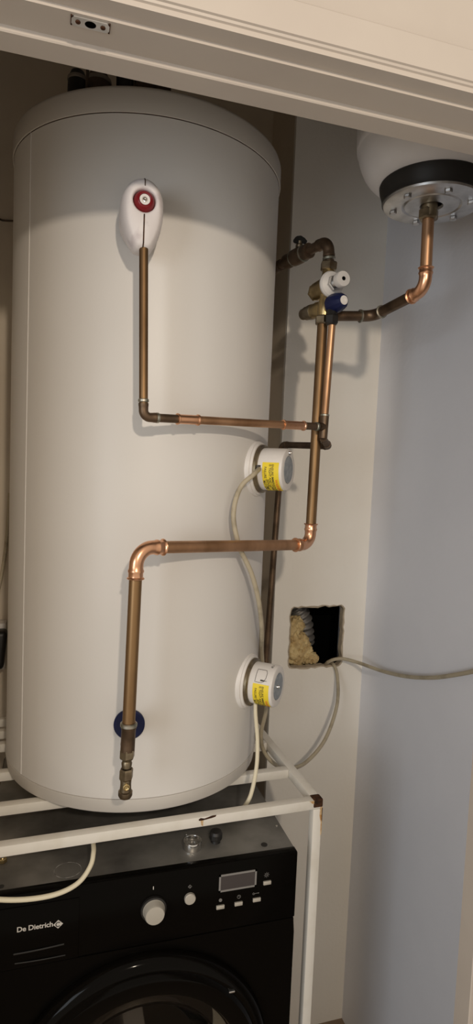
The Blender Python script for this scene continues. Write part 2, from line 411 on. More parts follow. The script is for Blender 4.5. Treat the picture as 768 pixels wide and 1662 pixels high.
# immersion heaters on the tank side
AZ = math.radians(50)
NA = V(math.sin(AZ), -math.cos(AZ), 0); SC = V(-math.cos(AZ), -math.sin(AZ), 0)
def immersion(z, label, lower):
    base = V(TX, TY, z)+NA*(TR)
    t = thing('immersion_heater', label, 'immersion heater', base, 'immersion heaters on the tank')
    obj('flange', lathe(B(), [(.061, -.022), (.0605, .0), (.0585, .003), (.0565, .0035), (.0560, .006), (.0545, .008), (.05, .008)], base, NA, 40), white_p, t)
    obj('collar', lathe(B(), [(.048, .004), (.0515, .006), (.0515, .0135), (.0485, .0155), (.044, .0155)], base, NA, 40), brass_d, t)
    R_ = .0445; L0, L1 = .014, .069
    cov = obj('cover', lathe(B(), [(R_, L0), (R_, L1-.005), (R_-.0015, L1-.0015), (R_-.005, L1), (.030, L1), (.0285, L1-.002), (0, L1-.002)], base, NA, 48), white_p, t)
    def cyl(tang, h, r): return base+NA*h+(UP*math.cos(tang)+SC*math.sin(tang))*r
    obj('dial', lathe(B(), [(.0282, L1-.0025), (.0278, L1+.0005), (.02, L1+.0008), (0, L1+.0008)], base, NA, 36), dialm, t)
    # dial print
    for i in range(10):
        a = .6+i*.5
        p = base+NA*(L1+.001)+(UP*math.cos(a)+SC*math.sin(a))*.019
    if lower: sp_ = base+NA*(L1+.0008)+(SC*.013+UP*.004)
    else: sp_ = base+NA*L1+UP*.0355+SC*.004
    obj('screw', lathe(B(), [(.0036, 0), (.0036, .004), (.0026, .0062), (0, .0065)], sp_, NA, 14), chrome, t)
    # yellow sticker wrapped around the cover
    t0, t1 = math.radians(72), math.radians(190); h0, h1 = .0265, .0625
    bm = B(); g = []
    for i in range(25):
        a = t0+(t1-t0)*i/24
        g.append([bm.verts.new(cyl(a, h, R_+.0003)) for h in (h0, h1)])
    for i in range(24): bm.faces.new((g[i][0], g[i][1], g[i+1][1], g[i+1][0]))
    lab = obj('warning_label', bm, yellow, t)
    def put(s, size, h, a0, m):
        b_ = text_mesh(s, size)
        bmesh.ops.subdivide_edges(b_, edges=[e for e in b_.edges if e.calc_length() > .002], cuts=2)
        map_verts(b_, lambda x, y: cyl(math.radians(a0)+x/R_, h+y, R_+.0006))
        obj('lettering', b_, m, lab)
    put('WARNING', .0085, .0535, 118, redink)
    put('ENSURE IMMERSION HEATER', .0066, .0470, 77, ink)
    put('IS TIGHT AND CORRECTLY', .0066, .0415, 77, ink)
    put('SEALED', .0066, .0365, 118, ink)
    put('FAILURE TO COMPLY', .0066, .0315, 84, ink)
    put('MAY LEAK', .0066, .0275, 122, ink)
    if lower:   # outlined wiring sketch and lettering above the sticker
        loop = [(27, .030), (64, .030), (64, .0445), (60, .0495), (50, .053), (36, .053), (27, .050)]
        pts = []
        for i in range(len(loop)):
            (a, h), (a2, h2) = loop[i], loop[(i+1) % len(loop)]
            for k in range(5): pts.append(cyl(math.radians(90-20+a*0+(a-66)+(a2-a)*k/5), h+(h2-h)*k/5, R_+.0003))
        pts.append(pts[0])
        obj('wiring_sketch', sweep(B(), pts, .00045, 6), ink, cov)
        obj('arrow', sweep(B(), [cyl(math.radians(62), h, R_+.0003) for h in (.042, .047, .051, .056)], [.0016, .0014, .0007, .0003], 6), ink, cov)
        b_ = text_mesh('11" 3kW', .007); map_verts(b_, lambda x, y: cyl(math.radians(2)+x*.5/R_, .058-y*0-.003+y*.0+y, R_+.0005)); obj('lettering', b_, ink, cov)
    else:
        obj('cable_entry', box(B(), V(-.006, -.006, -.006), V(.006, .006, .006), .001), black_p, t).location = cyl(math.radians(88), .017, R_-.003)
    return base, cyl
ub, ucyl = immersion(CAMZ+.0005, 'upper immersion heater on tank, white cover with yellow label, above the thick copper pipe', False)
lb, lcyl = immersion(CAMZ-.465, 'lower immersion heater on tank, white cover with black wiring sketch and yellow label', True)

# ================================================================== PIPES
# hot pipe, 15 mm
r15, r22 = .0076, .0112
HY = 1.05
h_top = V(hk.x+.0, HY+.015, hk.z-.080); h_cor = PY(233, 677, HY)
T_pt = PY(527.5, 693, 1.18)
t = thing('copper_pipe', 'thin copper pipe from the red-capped cover down and across to the tee', 'pipe', h_cor)
dn = (h_cor-PY(233, 400, HY)).normalized(); ac = (T_pt-h_cor).normalized()
e0, e1 = elbow(h_cor, dn, ac, r15, .012, .012, copper_d, t, bead=False)
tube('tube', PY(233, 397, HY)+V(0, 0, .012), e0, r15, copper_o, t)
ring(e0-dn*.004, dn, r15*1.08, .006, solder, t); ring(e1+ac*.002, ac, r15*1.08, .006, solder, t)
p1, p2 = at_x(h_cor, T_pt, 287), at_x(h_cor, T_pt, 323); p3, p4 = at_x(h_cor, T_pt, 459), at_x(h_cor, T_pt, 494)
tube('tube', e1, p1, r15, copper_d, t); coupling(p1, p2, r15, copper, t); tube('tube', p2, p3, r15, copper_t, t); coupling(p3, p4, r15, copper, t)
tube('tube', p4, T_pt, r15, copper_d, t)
ring(at_x(h_cor, T_pt, 514), ac, r15*1.1, .006, solder, t)

# drop pipe, 15 mm, from the relief valve down to the tee and the discharge
dp_top = PY(539, 528, 1.18); dp_bot = PY(525, 706, 1.18)
t = thing('copper_pipe', 'thin copper pipe standing beside the thick riser, tee near its lower end', 'pipe', dp_bot)
dv = (dp_bot-dp_top).normalized()
tube('tube', dp_top, dp_bot, r15, copper_t, t)
te0, te1 = at_y(dp_top, dp_bot, 674), at_y(dp_top, dp_bot, 712)
obj('tee', lathe(B(), [(r15, 0), (r15*1.18, .001), (r15*1.18, (te1-te0).length-.001), (r15, (te1-te0).length)], te0, dv, 20), copper_d, t)
obj('tee_branch', sweep(B(), [T_pt, T_pt-ac*.017], r15*1.16, 18), copper_d, t)
ring(te0, dv, r15*1.1, .005, solder, t)
# discharge pipe going left behind the riser and down behind the tank
dz0 = PY(533, 724, 1.225); dz1 = PY(458, 722, 1.38); dz2 = PY(430, 1095, 1.38)
e0, e1 = elbow(PY(533, 724, 1.21), (PY(533, 724, 1.21)-te1), (dz1-PY(533, 724, 1.21)), r15, .010, .006, copper_d, t, bead=False)
tube('tube', te1, e0, r15, copper_d, t)
a_ = (dz1-PY(533, 724, 1.21)); b_ = dz2-dz1
f0, f1 = elbow(dz1, a_, b_, r15, .012, .010, copper_d, t, bead=False)
tube('tube', e1, f0, r15, copper_d, t); dz2 = at_y(dz1, dz2, 1108); dz3 = V(dz2.x+.003, YB-.002, dz2.z)
h0_, h1_ = elbow(dz2, dz2-dz1, dz3-dz2, r15, .012, .010, copper_d, t, bead=False, name='bend')
tube('tube', f1, h0_, r15, copper_d, t); tube('tube', h1_, dz3, r15, copper_d, t)

# cold riser, 22 mm
c_bot = PY(207, 1215, 1.03); c_cor = PY(222.5, 889, 1.03); c_cor2 = PY(503, 884, 1.21); c_top = PY(524, 522, 1.21)
t = thing('copper_pipe', 'thick copper pipe from the drain valve across the tank and up to the brass valve', 'pipe', c_bot)
u1 = (c_cor-c_bot).normalized(); u2 = (c_cor2-c_cor).normalized(); u3 = (c_top-c_cor2).normalized()
e0, e1 = elbow(c_cor, u1, u2, r22, .030, .024, copper, t)
f0, f1 = elbow(c_cor2, u2, u3, r22, .024, .022, copper, t)
tube('tube', c_bot, e0, r22, copper_o, t); tube('tube', e1, f0, r22, copper_t, t); tube('tube', f1, c_top, r22, copper_o, t)
# drain assembly at its foot
d_end = PY(203, 1296, 1.03); dd = (d_end-c_bot).normalized()
t = thing('drain_valve', 'tarnished brass drain valve at the foot of the thick copper pipe', 'valve', d_end)
q0, q1 = PY(209.5, 1172, 1.03), PY(207, 1218, 1.03)
obj('tee', lathe(B(), [(r22*1.0, 0), (r22*1.22, .001), (r22*1.22, .010), (r22*1.12, .012), (r22*1.12, (q1-q0).length), (r22*.9, (q1-q0).length+.001)], q0, (q1-q0), 24), copper_d, t)
ring(PY(209, 1176, 1.03), dd, r22*1.18, .008, solder, t, 'olive')
def dy(y): return at_y(c_bot, d_end, y)
obj('tee_arm', sweep(B(), [ci+nrm*.008, PY(209, 1178, 1.03)], r22*1.15, 20), brass_d, t)
hexnut(dy(1214), dd, .0135, (dy(1231)-dy(1214)).length, brass_d, t)
obj('neck', lathe(B(), [(.0085, 0), (.0095, .003), (.0078, .006), (.0095, .010), (.0085, .018)], dy(1229), dd, 18), brass_d, t)
hexnut(dy(1247), dd, .0125, (dy(1265)-dy(1247)).length, zinc if False else brass_d, t)
bd = obj('body', lathe(B(), [(.0100, 0), (.0096, .010), (.0105, .022), (.0085, .024)], dy(1264), dd, 20), brass_d, t)
sv = dy(1273)+V(0, -.0098, 0)
obj('screw', lathe(B(), [(.006, 0), (.006, .002), (.0045, .0026), (.003, .0015), (0, .0015)], sv, V(0, -1, 0), 16), brass, bd)
obj('end_cap', lathe(B(), [(.0105, 0), (.0125, .001), (.0125, .008), (.0105, .012), (.005, .0135), (0, .0135)], dy(1283), dd, 20), brass_d, t)

# supply pipe with lever valve, from behind the tank to the brass valve
s_cor = PY(533, 391, 1.22); s_dn = PY(535, 436, 1.22); s_far = PY(450, 433, 1.40)
t = thing('copper_pipe', 'dark copper supply pipe curving out from behind the tank to the brass valve', 'pipe', s_dn)
a_ = (s_cor-s_far).normalized(); b_ = (s_dn-s_cor).normalized()
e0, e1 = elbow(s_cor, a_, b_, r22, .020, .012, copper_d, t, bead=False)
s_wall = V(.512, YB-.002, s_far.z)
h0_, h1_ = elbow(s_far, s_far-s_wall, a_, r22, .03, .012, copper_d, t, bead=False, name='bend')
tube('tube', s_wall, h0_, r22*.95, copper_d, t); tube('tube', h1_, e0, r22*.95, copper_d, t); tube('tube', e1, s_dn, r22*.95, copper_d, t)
ring(at_y(s_cor, s_dn, 420), b_, r22*1.1, .007, solder, t)
v0, v1 = at_x(s_far, s_cor, 465), at_x(s_far, s_cor, 503)
t = thing('stop_valve', 'dark stop valve with butterfly lever on the supply pipe beside the tank', 'valve', v0)
L = (v1-v0).length
bd = obj('body', lathe(B(), [(.0118, 0), (.0165, .001), (.0165, L*.18), (.0155, L*.22), (.0185, L*.4), (.0185, L*.62), (.0155, L*.78), (.0165, L*.8), (.0165, L-.001), (.0118, L)], v0, a_, 28), copper_d, t)
for k in (.30, .72): obj('nut_ring', lathe(B(), [(.0150, 0), (.0182, .001), (.0182, .003), (.0150, .004)], v0+a_*(L*k), a_, 24), solder, bd)
vc = v0.lerp(v1, .52); vt = PY(487, 391, vc.y-.006)
sd = (vt-vc).normalized()
obj('stem', lathe(B(), [(.0085, .014), (.0085, .024), (.006, .026), (.006, (vt-vc).length)], vc, sd, 16), brass_d, t)
u_, v_, n_ = frame_of(sd)
bm = B(); side = RIGHT
pts = [vt+side*x-DOWN*z for x, z in [(-.0150, .002), (-.009, .010), (.002, .0115), (.010, .005), (.016, -.001), (.013, -.007), (.003, -.004), (-.006, -.006), (-.0135, -.0035)]]
prism(bm, [p+V(0, -.004, 0) for p in pts], (0, .008, 0)); bmesh.ops.bevel(bm, geom=list(bm.edges), offset=.0012, segments=2, affect='EDGES')
obj('lever', bm, black_p, t)

# ---- brass safety group
Xv = .548; Yv = 1.215
vt_ = PY(534, 430, Yv); vb_ = PY(526, 518, Yv)
t = thing('safety_valve', 'brass safety valve group with grey reducer knob and blue relief cap', 'valve', vb_)
dv2 = (vb_-vt_).normalized(); Lg = (vb_-vt_).length
hexnut(vt_-dv2*.006, dv2, .0185, .018, brass_d, t)
obj('body', lathe(B(), [(.012, .010), (.0125, .02), (.0155, .03), (.0165, .045), (.014, .06), (.0125, .070), (.0155, .080), (.0160, .098), (.012, Lg+.004)], vt_, dv2, 28), brass, t)
cr = PY(530, 466, Yv)          # reducer axis runs front to back
ar = V(.10, -1, .0).normalized()
obj('reducer_body', lathe(B(), [(.012, -.045), (.0195, -.038), (.0205, -.010), (.0215, .012), (.0215, .018)], cr, ar, 32), brass, t)
hexnut(cr-ar*.052, ar, .0185, .012, brass, t, 'hex_plug')
rk = obj('reducer_cap', lathe(B(), [(.0215, .016), (.0270, .017), (.0275, .022), (.0250, .026), (.015, .030), (.012, .031)], cr, ar, 36), greyp, t)
hexnut(cr+ar*.030, ar, .0165, .008, zinc, rk, 'hex_collar')
obj('ribbed_neck', lathe(B(), [(.0115, .036)]+[(.0115 if i % 2 else .0100, .038+i*.0022) for i in range(8)], cr, ar, 24), zinc, rk)
obj('reducer_knob', lathe(B(), [(.0118, .052), (.0158, .053), (.0162, .065), (.0148, .068), (.0042, .0685), (.0040, .063), (0, .063)], cr, ar, 32), greyp, rk)
obj('knob_hole', lathe(B(), [(.0041, .0640), (.0041, .0688), (0, .0682)], cr, ar, 16), void_m, rk)
br = PY(535, 496, Yv-.012); ab = V(.22, -1, .02).normalized()
obj('relief_neck', lathe(B(), [(.012, -.02), (.0135, .005), (.0145, .012)], br, ab, 24), brass, t)
bc = obj('relief_cap', lathe(B(), [(.0150, .006), (.0195, .008), (.0205, .020), (.0195, .030), (.0170, .040), (.0125, .047), (.0095, .048)], br, ab, 12), blue_p, t, 25)
obj('cap_disc', lathe(B(), [(.0094, .046), (.0092, .0492), (.004, .0496), (.0035, .0488), (0, .0488)], br, ab, 24), white_p, bc)
obj('relief_outlet', sweep(B(), [br+ab*.012, PY(538.5, 520, 1.18)], [.011, .0105], 18), black_p, t)
# nuts above the two pipes
hexnut(PY(524.5, 513, 1.21), V(0, 0, -1), .0170, .018, brass_d, t, 'tail_nut')
hexnut(PY(539, 511, 1.18), V(0, 0, -1), .0140, .020, black_p, t, 'tail_nut')
# rear left tail
ta, tb = PY(529, 500, Yv), PY(494, 510, Yv+.085)
at_ = (tb-ta).normalized(); Lt = (tb-ta).length
obj('rear_tail', lathe(B(), [(.013, 0), (.0165, .012), (.0175, .030), (.0160, .034), (.0160, .050)], ta, at_, 28), brass, t)
obj('rear_coupling', lathe(B(), [(.0150, .044), (.0165, .046), (.0165, .060), (.0145, .064), (.0150, .075), (.0125, .077), (.0125, Lt+.004)], ta, at_, 28), brass_d, t)

# ---- pipe to the expansion vessel
g0, g1 = PY(552, 513, 1.222), PY(606, 513, 1.222); g2 = PY(690, 470, 1.052); g3 = PY(695.5, 352, 1.052)
zf = (g0.z+g2.z)/2
t = thing('copper_pipe', 'copper pipe running from the brass valve to the white expansion vessel', 'pipe', g1)
a_, b_, c_ = (g1-g0).normalized(), (g2-g1).normalized(), (g3-g2).normalized()
e0, e1 = elbow(g1, a_, b_, r22, .024, .010, copper_d, t, bead=False)
f0, f1 = elbow(g2, b_, c_, r22, .026, .018, copper, t)
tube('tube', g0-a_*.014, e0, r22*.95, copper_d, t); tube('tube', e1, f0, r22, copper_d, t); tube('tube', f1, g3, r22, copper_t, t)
ring(e0, a_, r22*1.12, .005, solder, t); ring(e1, b_, r22*1.12, .004, solder, t)
# ---- expansion vessel
fc = PY(699, 334, 1.05); fc.x = g3.x+.004
t = thing('expansion_vessel', 'white expansion vessel with black ring and bolted flange on the right wall', 'expansion vessel', fc)
RV = .148
pfv = [(.090, .036), (.105, .040), (.122, .052), (.136, .074), (.144, .10), (RV, .135), (RV, .36), (.144, .395), (.128, .425), (.095, .445), (.05, .455), (0, .457)]
pfv = [(max(p.x, 0), p.y) for p in spline([V(r_, h_, 0) for r_, h_ in pfv], 4)]
obj('body', lathe(B(), pfv, fc, UP, 96), vessel_m, t)
obj('ring', lathe(B(), [(.085, .004), (.0935, .005), (.0945, .014), (.0985, .026), (.100, .036), (.097, .042), (.085, .044)], fc, UP, 56), black_p, t)
fl = obj('flange', lathe(B(), [(0, .004), (.020, .004), (.022, -.001), (.050, -.001), (.053, .002), (.056, -.001), (.086, -.001), (.0905, .001), (.0915, .005), (.085, .008)], fc, UP, 56), zinc, t)
for k in range(6):
    a = math.radians(20+60*k); p = fc+V(math.cos(a)*.072, math.sin(a)*.072, -.001)
    hexnut(p, V(0, 0, -1), .0072, .006, zinc, fl, 'bolt')
obj('neck', lathe(B(), [(.0155, .006), (.0155, -.022)], fc+V(-.004, 0, 0), UP, 28), brass_d, t)
hexnut(g3+V(0, 0, -.006), UP, .0190, .020, brass_d, t)
obj('wall_bracket', box(B(), (fc.x+RV-.004, fc.y-.02, fc.z+.2), (XR, fc.y+.02, fc.z+.24), .002), zinc, t)

# ================================================================== STAND
cor = V(.5424, 1.10, ZS); ROT = Matrix.Rotation(math.radians(1.75), 3, 'Z')
stand = thing('tank_stand', 'white painted steel stand of square tube under the tank, rusty at one corner', 'stand', (cor.x, cor.y, 0))
SW, SD, S = .735, .574, .020
def sbox(a, b, bev=.0018):
    bm = box(B(), a, b, bev)
    for v in bm.verts: v.co = cor+ROT @ v.co
    return bm
rail_f = obj('front_rail', sbox((-SW, 0, -S), (-.0002, S, 0)), frame_w, stand)
obj('rear_rail', sbox((-SW, SD-S, -S), (0, SD, 0)), frame_w, stand)
for x in (-S, -SW): obj('side_rail', sbox((x, S+.0002, -S), (x+S, SD-S-.0002, 0)), frame_w, stand)
for y in (.1315, .268, .408, .481): obj('cross_bar', sbox((-SW+S+.0002, y, -S), (-S-.0002, y+S, 0)), frame_w, stand)
legs = []
for x in (-S, -SW):
    for y in (0, SD-S):
        legs.append(obj('leg', sbox((x, y, -ZS), (x+S, y+S, -S-.0002)), frame_w, stand))
def chip(pts, d, m, parent, nm):
    bm = prism(B(), [cor+ROT @ Vector(p) for p in pts], ROT @ Vector(d)); obj(nm, bm, m, parent)
obj('corner_cap', sbox((-.021, -.0012, -.0165), (.0014, .021, .0016), .003), rust, legs[0])
chip([(-.0045, -.0006, -.016), (.0005, -.0006, -.016), (.0005, -.0006, -.075), (-.0015, -.0006, -.078), (-.002, -.0006, -.05), (-.0055, -.0006, -.034)], (0, .0008, 0), rust_l, legs[0], 'rust_run')
chip([(-.0012, -.0008, -.018), (.0006, -.0008, -.018), (.0006, -.0008, -.048), (-.0008, -.0008, -.045)], (0, .0008, 0), rust, legs[0], 'rust_run')
chip([(-.030, -.0006, -.0005), (-.019, -.0006, -.0005), (-.019, -.0006, -.008), (-.025, -.0006, -.005)], (0, .0008, 0), rust_l, rail_f, 'rust_patch')
fx = (PY(322, 1327, cor.y-.006)-cor).x; fx2 = (PY(351, 1323, cor.y-.006)-cor).x
chip([(fx, -.0006, -.004), (fx+.004, -.0006, -.0015), (fx+.012, -.0006, -.0035), (fx2-.008, -.0006, .0002), (fx2, -.0006, .0002), (fx2-.002, -.0006, -.003), (fx2-.010, -.0006, -.0045), (fx+.009, -.0006, -.0065), (fx+.001, -.0006, -.0065)], (0, .0008, 0), rust, rail_f, 'rust_patch')
chip([(fx+.004, -.0006, -.0066), (fx+.010, -.0006, -.0066), (fx+.009, -.0006, -.018), (fx+.006, -.0006, -.016)], (0, .0008, 0), rust_l, rail_f, 'rust_patch')

# ================================================================== WASHING MACHINE
MY = 1.07; MX0, MX1 = -.116, .479; MZ = CAMZ-.764; MB = 1.60
wm = thing('washing_machine', 'black front-loading washing machine with dark metal top under the stand', 'washing machine', ((MX0+MX1)/2, (MY+MB)/2, 0))
bm = B()
box(bm, (MX0, MY+.02, .11), (MX0+.004, MB, MZ-.004)); box(bm, (MX1-.004, MY+.02, .11), (MX1, MB, MZ-.004)); box(bm, (MX0, MB-.004, .11), (MX1, MB, MZ-.004)); box(bm, (MX0, MY+.02, .11), (MX1, MB, .115))
obj('cabinet', bm, black_p, wm)
obj('top_plate', box(B(), (MX0+.002, MY+.004, MZ-.004), (MX1-.002, MB, MZ), .001), steel_d, wm)
DC = V(.176, MY, CAMZ-1.167); DR = .252
# front with a round door opening
def front(name, x0, x1, z0, z1, c, r, m, y0, th):
    bm = B(); N = 96; a1, a2, b1, b2 = [], [], [], []
    for k in range(N):
        a = 2*math.pi*k/N; co, s = math.cos(a), math.sin(a)
        tx = ((x1-c.x) if co > 0 else (c.x-x0))/max(abs(co), 1e-9); tz = ((z1-c.z) if s > 0 else (c.z-z0))/max(abs(s), 1e-9)
        d = min(tx, tz)
        a1.append(bm.verts.new(V(c.x+co*d, y0, c.z+s*d))); b1.append(bm.verts.new(V(c.x+co*r, y0, c.z+s*r)))
        a2.append(bm.verts.new(V(c.x+co*d, y0+th, c.z+s*d))); b2.append(bm.verts.new(V(c.x+co*r, y0+th, c.z+s*r)))
    for k in range(N):
        j = (k+1) % N
        bm.faces.new((a1[k], a1[j], b1[j], b1[k])); bm.faces.new((a2[k], a2[j], b2[j], b2[k])); bm.faces.new((a1[k], a1[j], a2[j], a2[k])); bm.faces.new((b1[k], b1[j], b2[j], b2[k]))
    return obj(name, bm, m, wm, 25)
PZs = MZ-.138      # lower edge of the control panel
front('front_panel', MX0, MX1, .11, PZs-.0015, DC, .20, black_g, MY, .02)
bm = box(B(), (MX0, MY-.001, PZs), (MX1, MY+.02, MZ+.0005), .003); obj('control_panel', bm, black_g, wm)
FY = MY-.0012
def F_(x, y): return PY(x, y, FY)
grip_m = mat('black_grip_gloss', (.004, .0035, .003), .12, spec=.6)
# drawer with grip recess
da, db = F_(24, 1556), F_(108, 1540)
dr = obj('detergent_drawer', box(B(), (MX0+.006, FY-.0015, PZs+.001), (F_(128, 1500).x, FY+.001, MZ-.022), .001), black_g, wm)
for A_, C_, r_ in ((F_(22, 1548), F_(104, 1531), .0016), (F_(24, 1563), F_(106, 1549), .0012)):
    obj('grip_edge', sweep(B(), spline([A_+V(0, -.0016, 0), A_.lerp(C_, .33)+V(0, -.0026, 0), A_.lerp(C_, .66)+V(0, -.0026, 0), C_+V(0, -.0016, 0)], 6), r_, 10), grip_m, dr)
# lettering and emblem
tl, tr = F_(27, 1512), F_(86, 1501)
b_ = text_mesh('De Dietrich', .020, sp_=.97, bold=.02)
xm = max(v.co.x for v in b_.verts); k_ = (tr.x-tl.x)/xm
map_verts(b_, lambda x, y: V(tl.x+x*k_, FY-.002, tl.z+y*k_))
obj('brand_lettering', b_, silver, wm)
dc = F_(94.5, 1499)
bm = B(); s_ = .0085
prism(bm, [dc+V(-s_, -.0005, 0), dc+V(0, -.0005, -s_*.95), dc+V(s_, -.0005, 0), dc+V(0, -.0005, s_*.95)], (0, -.0012, 0))
em = obj('emblem', bm, silver, wm)
bm = B()
pts = [dc+V(.0040*math.cos(a), -.0018, .0040*math.sin(a)) for a in [math.radians(45+i*30) for i in range(10)]]
sweep(bm, pts, .0009, 6); obj('emblem_mark', bm, black_p, em)
# knob
kc = F_(249, 1474)
kb = obj('programme_knob', lathe(B(), [(.0205, 0), (.0208, .006), (.0195, .008), (.0188, .018), (.0172, .0212), (.006, .022), (0, .022)], kc, V(0, -1, 0), 40), knobm, wm)
obj('knob_base', lathe(B(), [(.0245, 0), (.0240, .005), (.0205, .006)], kc, V(0, -1, 0), 40), black_p, kb)
obj('pointer', box(B(), F_(249, 1441)+V(-.0008, -.0008, -.003), F_(249, 1441)+V(.0008, 0, .003)), silver, wm)
pc = F_(308, 1457)
obj('start_button', lathe(B(), [(.0108, 0), (.0108, .005), (.0095, .0065), (0, .0072)], pc, V(0, -1, 0), 32), knobm, wm)
# icon over the start button: diamond with a bar
def line_icon(pts, r_, nm='icon', m=dim):
    obj(nm, sweep(B(), pts, r_, 6), m, wm)
ic = F_(308.5, 1439); s_ = .0034
line_icon([ic+V(-s_, 0, 0), ic+V(0, 0, s_), ic+V(s_, 0, 0), ic+V(0, 0, -s_), ic+V(-s_, 0, 0)], .0005)
line_icon([ic+V(0, 0, -s_*.5), ic+V(0, 0, s_*.5)], .0006)
# display
c4 = [F_(356, 1421), F_(417, 1410), F_(417, 1438), F_(356, 1448)]
x0, x1 = c4[0].x, c4[1].x; z1 = (c4[0].z+c4[1].z)/2; z0 = (c4[2].z+c4[3].z)/2
bm = B(); bw = .0035
for a, b in (((x0, z0), (x1, z0+bw)), ((x0, z1-bw), (x1, z1)), ((x0, z0), (x0+bw, z1)), ((x1-bw, z0), (x1, z1))): box(bm, (a[0], FY-.0012, a[1]), (b[0], FY+.0004, b[1]))
ds = obj('display_frame', bm, mat('grey_frame', (.22, .21, .2), .45), wm)
obj('screen', box(B(), (x0+bw, FY-.0004, z0+bw), (x1-bw, FY+.0005, z1-bw)), screen_m, ds)
btn = [F_(357.5, 1471.5), F_(387, 1466), F_(416.5, 1459.5), F_(433.5, 1432)]
b0 = None
for p in btn:
    if b0 is None: b0 = obj('option_button', box(B(), V(-.0082, -.003, -.0038), V(.0082, .001, .0038), .001), knobm, wm); o = b0
    else: o = b0.copy(); COL.objects.link(o)
    o.location = p
def ringpts(c, r_, n=14): return [c+V(r_*math.cos(2*math.pi*i/n), 0, r_*math.sin(2*math.pi*i/n)) for i in range(n+1)]
i1, i2, i3, i4 = F_(358, 1461), F_(388, 1455.5), F_(416, 1450), F_(433, 1420)
line_icon(ringpts(i1, .0026), .0009); line_icon([i1+V(-.0015, 0, -.0015), i1+V(.0015, 0, .0015)], .0009)
line_icon(ringpts(i2, .0034), .0004); line_icon([i2+V(0, 0, .0022), i2, i2+V(.0016, 0, .0008)], .0004)
line_icon(ringpts(i3+V(-.0055, 0, 0), .0018), .0004); line_icon([i3+V(-.0036, 0, 0), i3+V(.006, 0, .0006)], .0004); line_icon([i3+V(.0045, 0, .0005), i3+V(.0045, 0, -.0012)], .0004)
line_icon(ringpts(i4, .0022), .0004)
for k in range(8):
    a = math.pi/4*k; d_ = V(math.cos(a), 0, math.sin(a)); line_icon([i4+d_*.0033, i4+d_*.0055], .0004)
# door
dn_ = V(0, -1, 0)
door = obj('door', lathe(B(), [(.180, .004), (.182, .020), (.190, .034), (.208, .038), (.222, .036), (.2265, .030), (.2285, .026), (.236, .026), (.246, .020), (.252, .010), (.252, .0015), (.20, .0015), (.180, .004)], DC, dn_, 96, cap=False), mat('black_door_gloss', (.003, .0025, .002), .09, spec=.08), wm)
bm = lathe(B(), [(.184, .018), (.160, .012), (.142, -.02), (.115, -.045), (0, -.055), (0, -.051), (.112, -.041), (.138, -.017), (.156, .016), (.184, .022), (.184, .018)], DC, dn_, 64, cap=False)
bmesh.ops.remove_doubles(bm, verts=bm.verts, dist=1e-5)
obj('door_glass', bm, gm, door)
obj('door_glint', box(B(), F_(370, 1590)+V(-.006, -.03, -.002), F_(370, 1590)+V(.006, -.024, .002), .001), zinc, door)  # bright chip added as the highlight on the door ring
obj('door_gasket', lathe(B(), [(.199, -.006), (.185, -.03), (.165, -.045), (.16, -.055), (.172, -.065), (.16, -.075), (.172, -.085)], DC, dn_, 64, cap=False), mat('grey_rubber', (.25, .22, .16), .45), wm)
dm = obj('drum', lathe(B(), [(.17, -.09), (.235, -.10), (.24, -.14), (.24, -.40), (0, -.42)], DC, dn_, 64, cap=False), drum_m, wm)
bm = B(); box(bm, (-.026, .11, -.235), (.026, .38, -.12), .01)
pd = obj('drum_paddle', bm, clear_m, dm); 
for v in pd.data.vertices:
    if v.co.z < -.18: v.co.x *= 1.35
    v.co = V(v.co.x+.195, v.co.y+MY, v.co.z+DC.z)
# things fixed to or lying on the metal top
hp = PZ(429, 1371, MZ)
obj('bolt_hole', lathe(B(), [(.0068, 0), (.0068, .0006), (.005, .0008), (0, .0004)], hp, UP, 20), black_p, wm)
obj('bolt_hole', lathe(B(), [(.0050, 0), (.0050, .0006), (0, .0004)], PZ(2, 1439, MZ), UP, 20), black_p, wm)
for x, y in ((449, 1341), (303, 1354)): obj('screw', lathe(B(), [(.003, 0), (.0028, .0015), (0, .0022)], PZ(x, y, MZ), UP, 12), chrome, wm)
st = obj('water_mark', sweep(B(), [PZ(110, 1412, MZ)+V(.0245*math.cos(2*math.pi*k/40), .022*math.sin(2*math.pi*k/40), .0001) for k in range(41)], .0007, 6), mat('limescale', (.28, .27, .25), .8, col2=(.08, .075, .07), scale=90, lo=.4, hi=.6), wm)
rp = PZ(315, 1384, MZ)
t = thing('metal_ring', 'shiny chrome ring-shaped cap on the dark top of the washing machine', 'ring', rp)
obj('ring_wall', lathe(B(), [(.0178, 0), (.0185, .001), (.0185, .014), (.0178, .0165), (.0160, .0165), (.0152, .014), (.0152, .004), (.0178, 0)], rp+V(0, .016, 0), UP, 40, cap=False), chrome, t)
obj('ring_floor', lathe(B(), [(.0153, .002), (.0153, .005), (.006, .005), (.004, .009), (0, .009)], rp+V(0, .016, 0), UP, 32), steel_d, t)
bp_ = PZ(350, 1366, MZ)
t = thing('black_stopper', 'round black plastic stopper on the dark top of the washing machine', 'stopper', bp_)
obj('stem', lathe(B(), [(.010, 0), (.009, .006)], bp_, UP, 20), black_p, t)
obj('grip', lathe(B(), [(.008, .005), (.0125, .007)]+[(.0135, .009), (.0135, .018), (.011, .023), (0, .025)], bp_, UP, 14), black_p, t, 25)
np_ = PZ(4, 1399, MZ)
t = thing('metal_nut', 'small bright metal nut lying on the washing machine top', 'nut', np_)
hexnut(np_, UP, .0085, .008, brass, t, 'nut_body'); obj('bolt_end', lathe(B(), [(.004, 0), (.004, .011), (0, .0115)], np_, UP, 14), chrome, t)

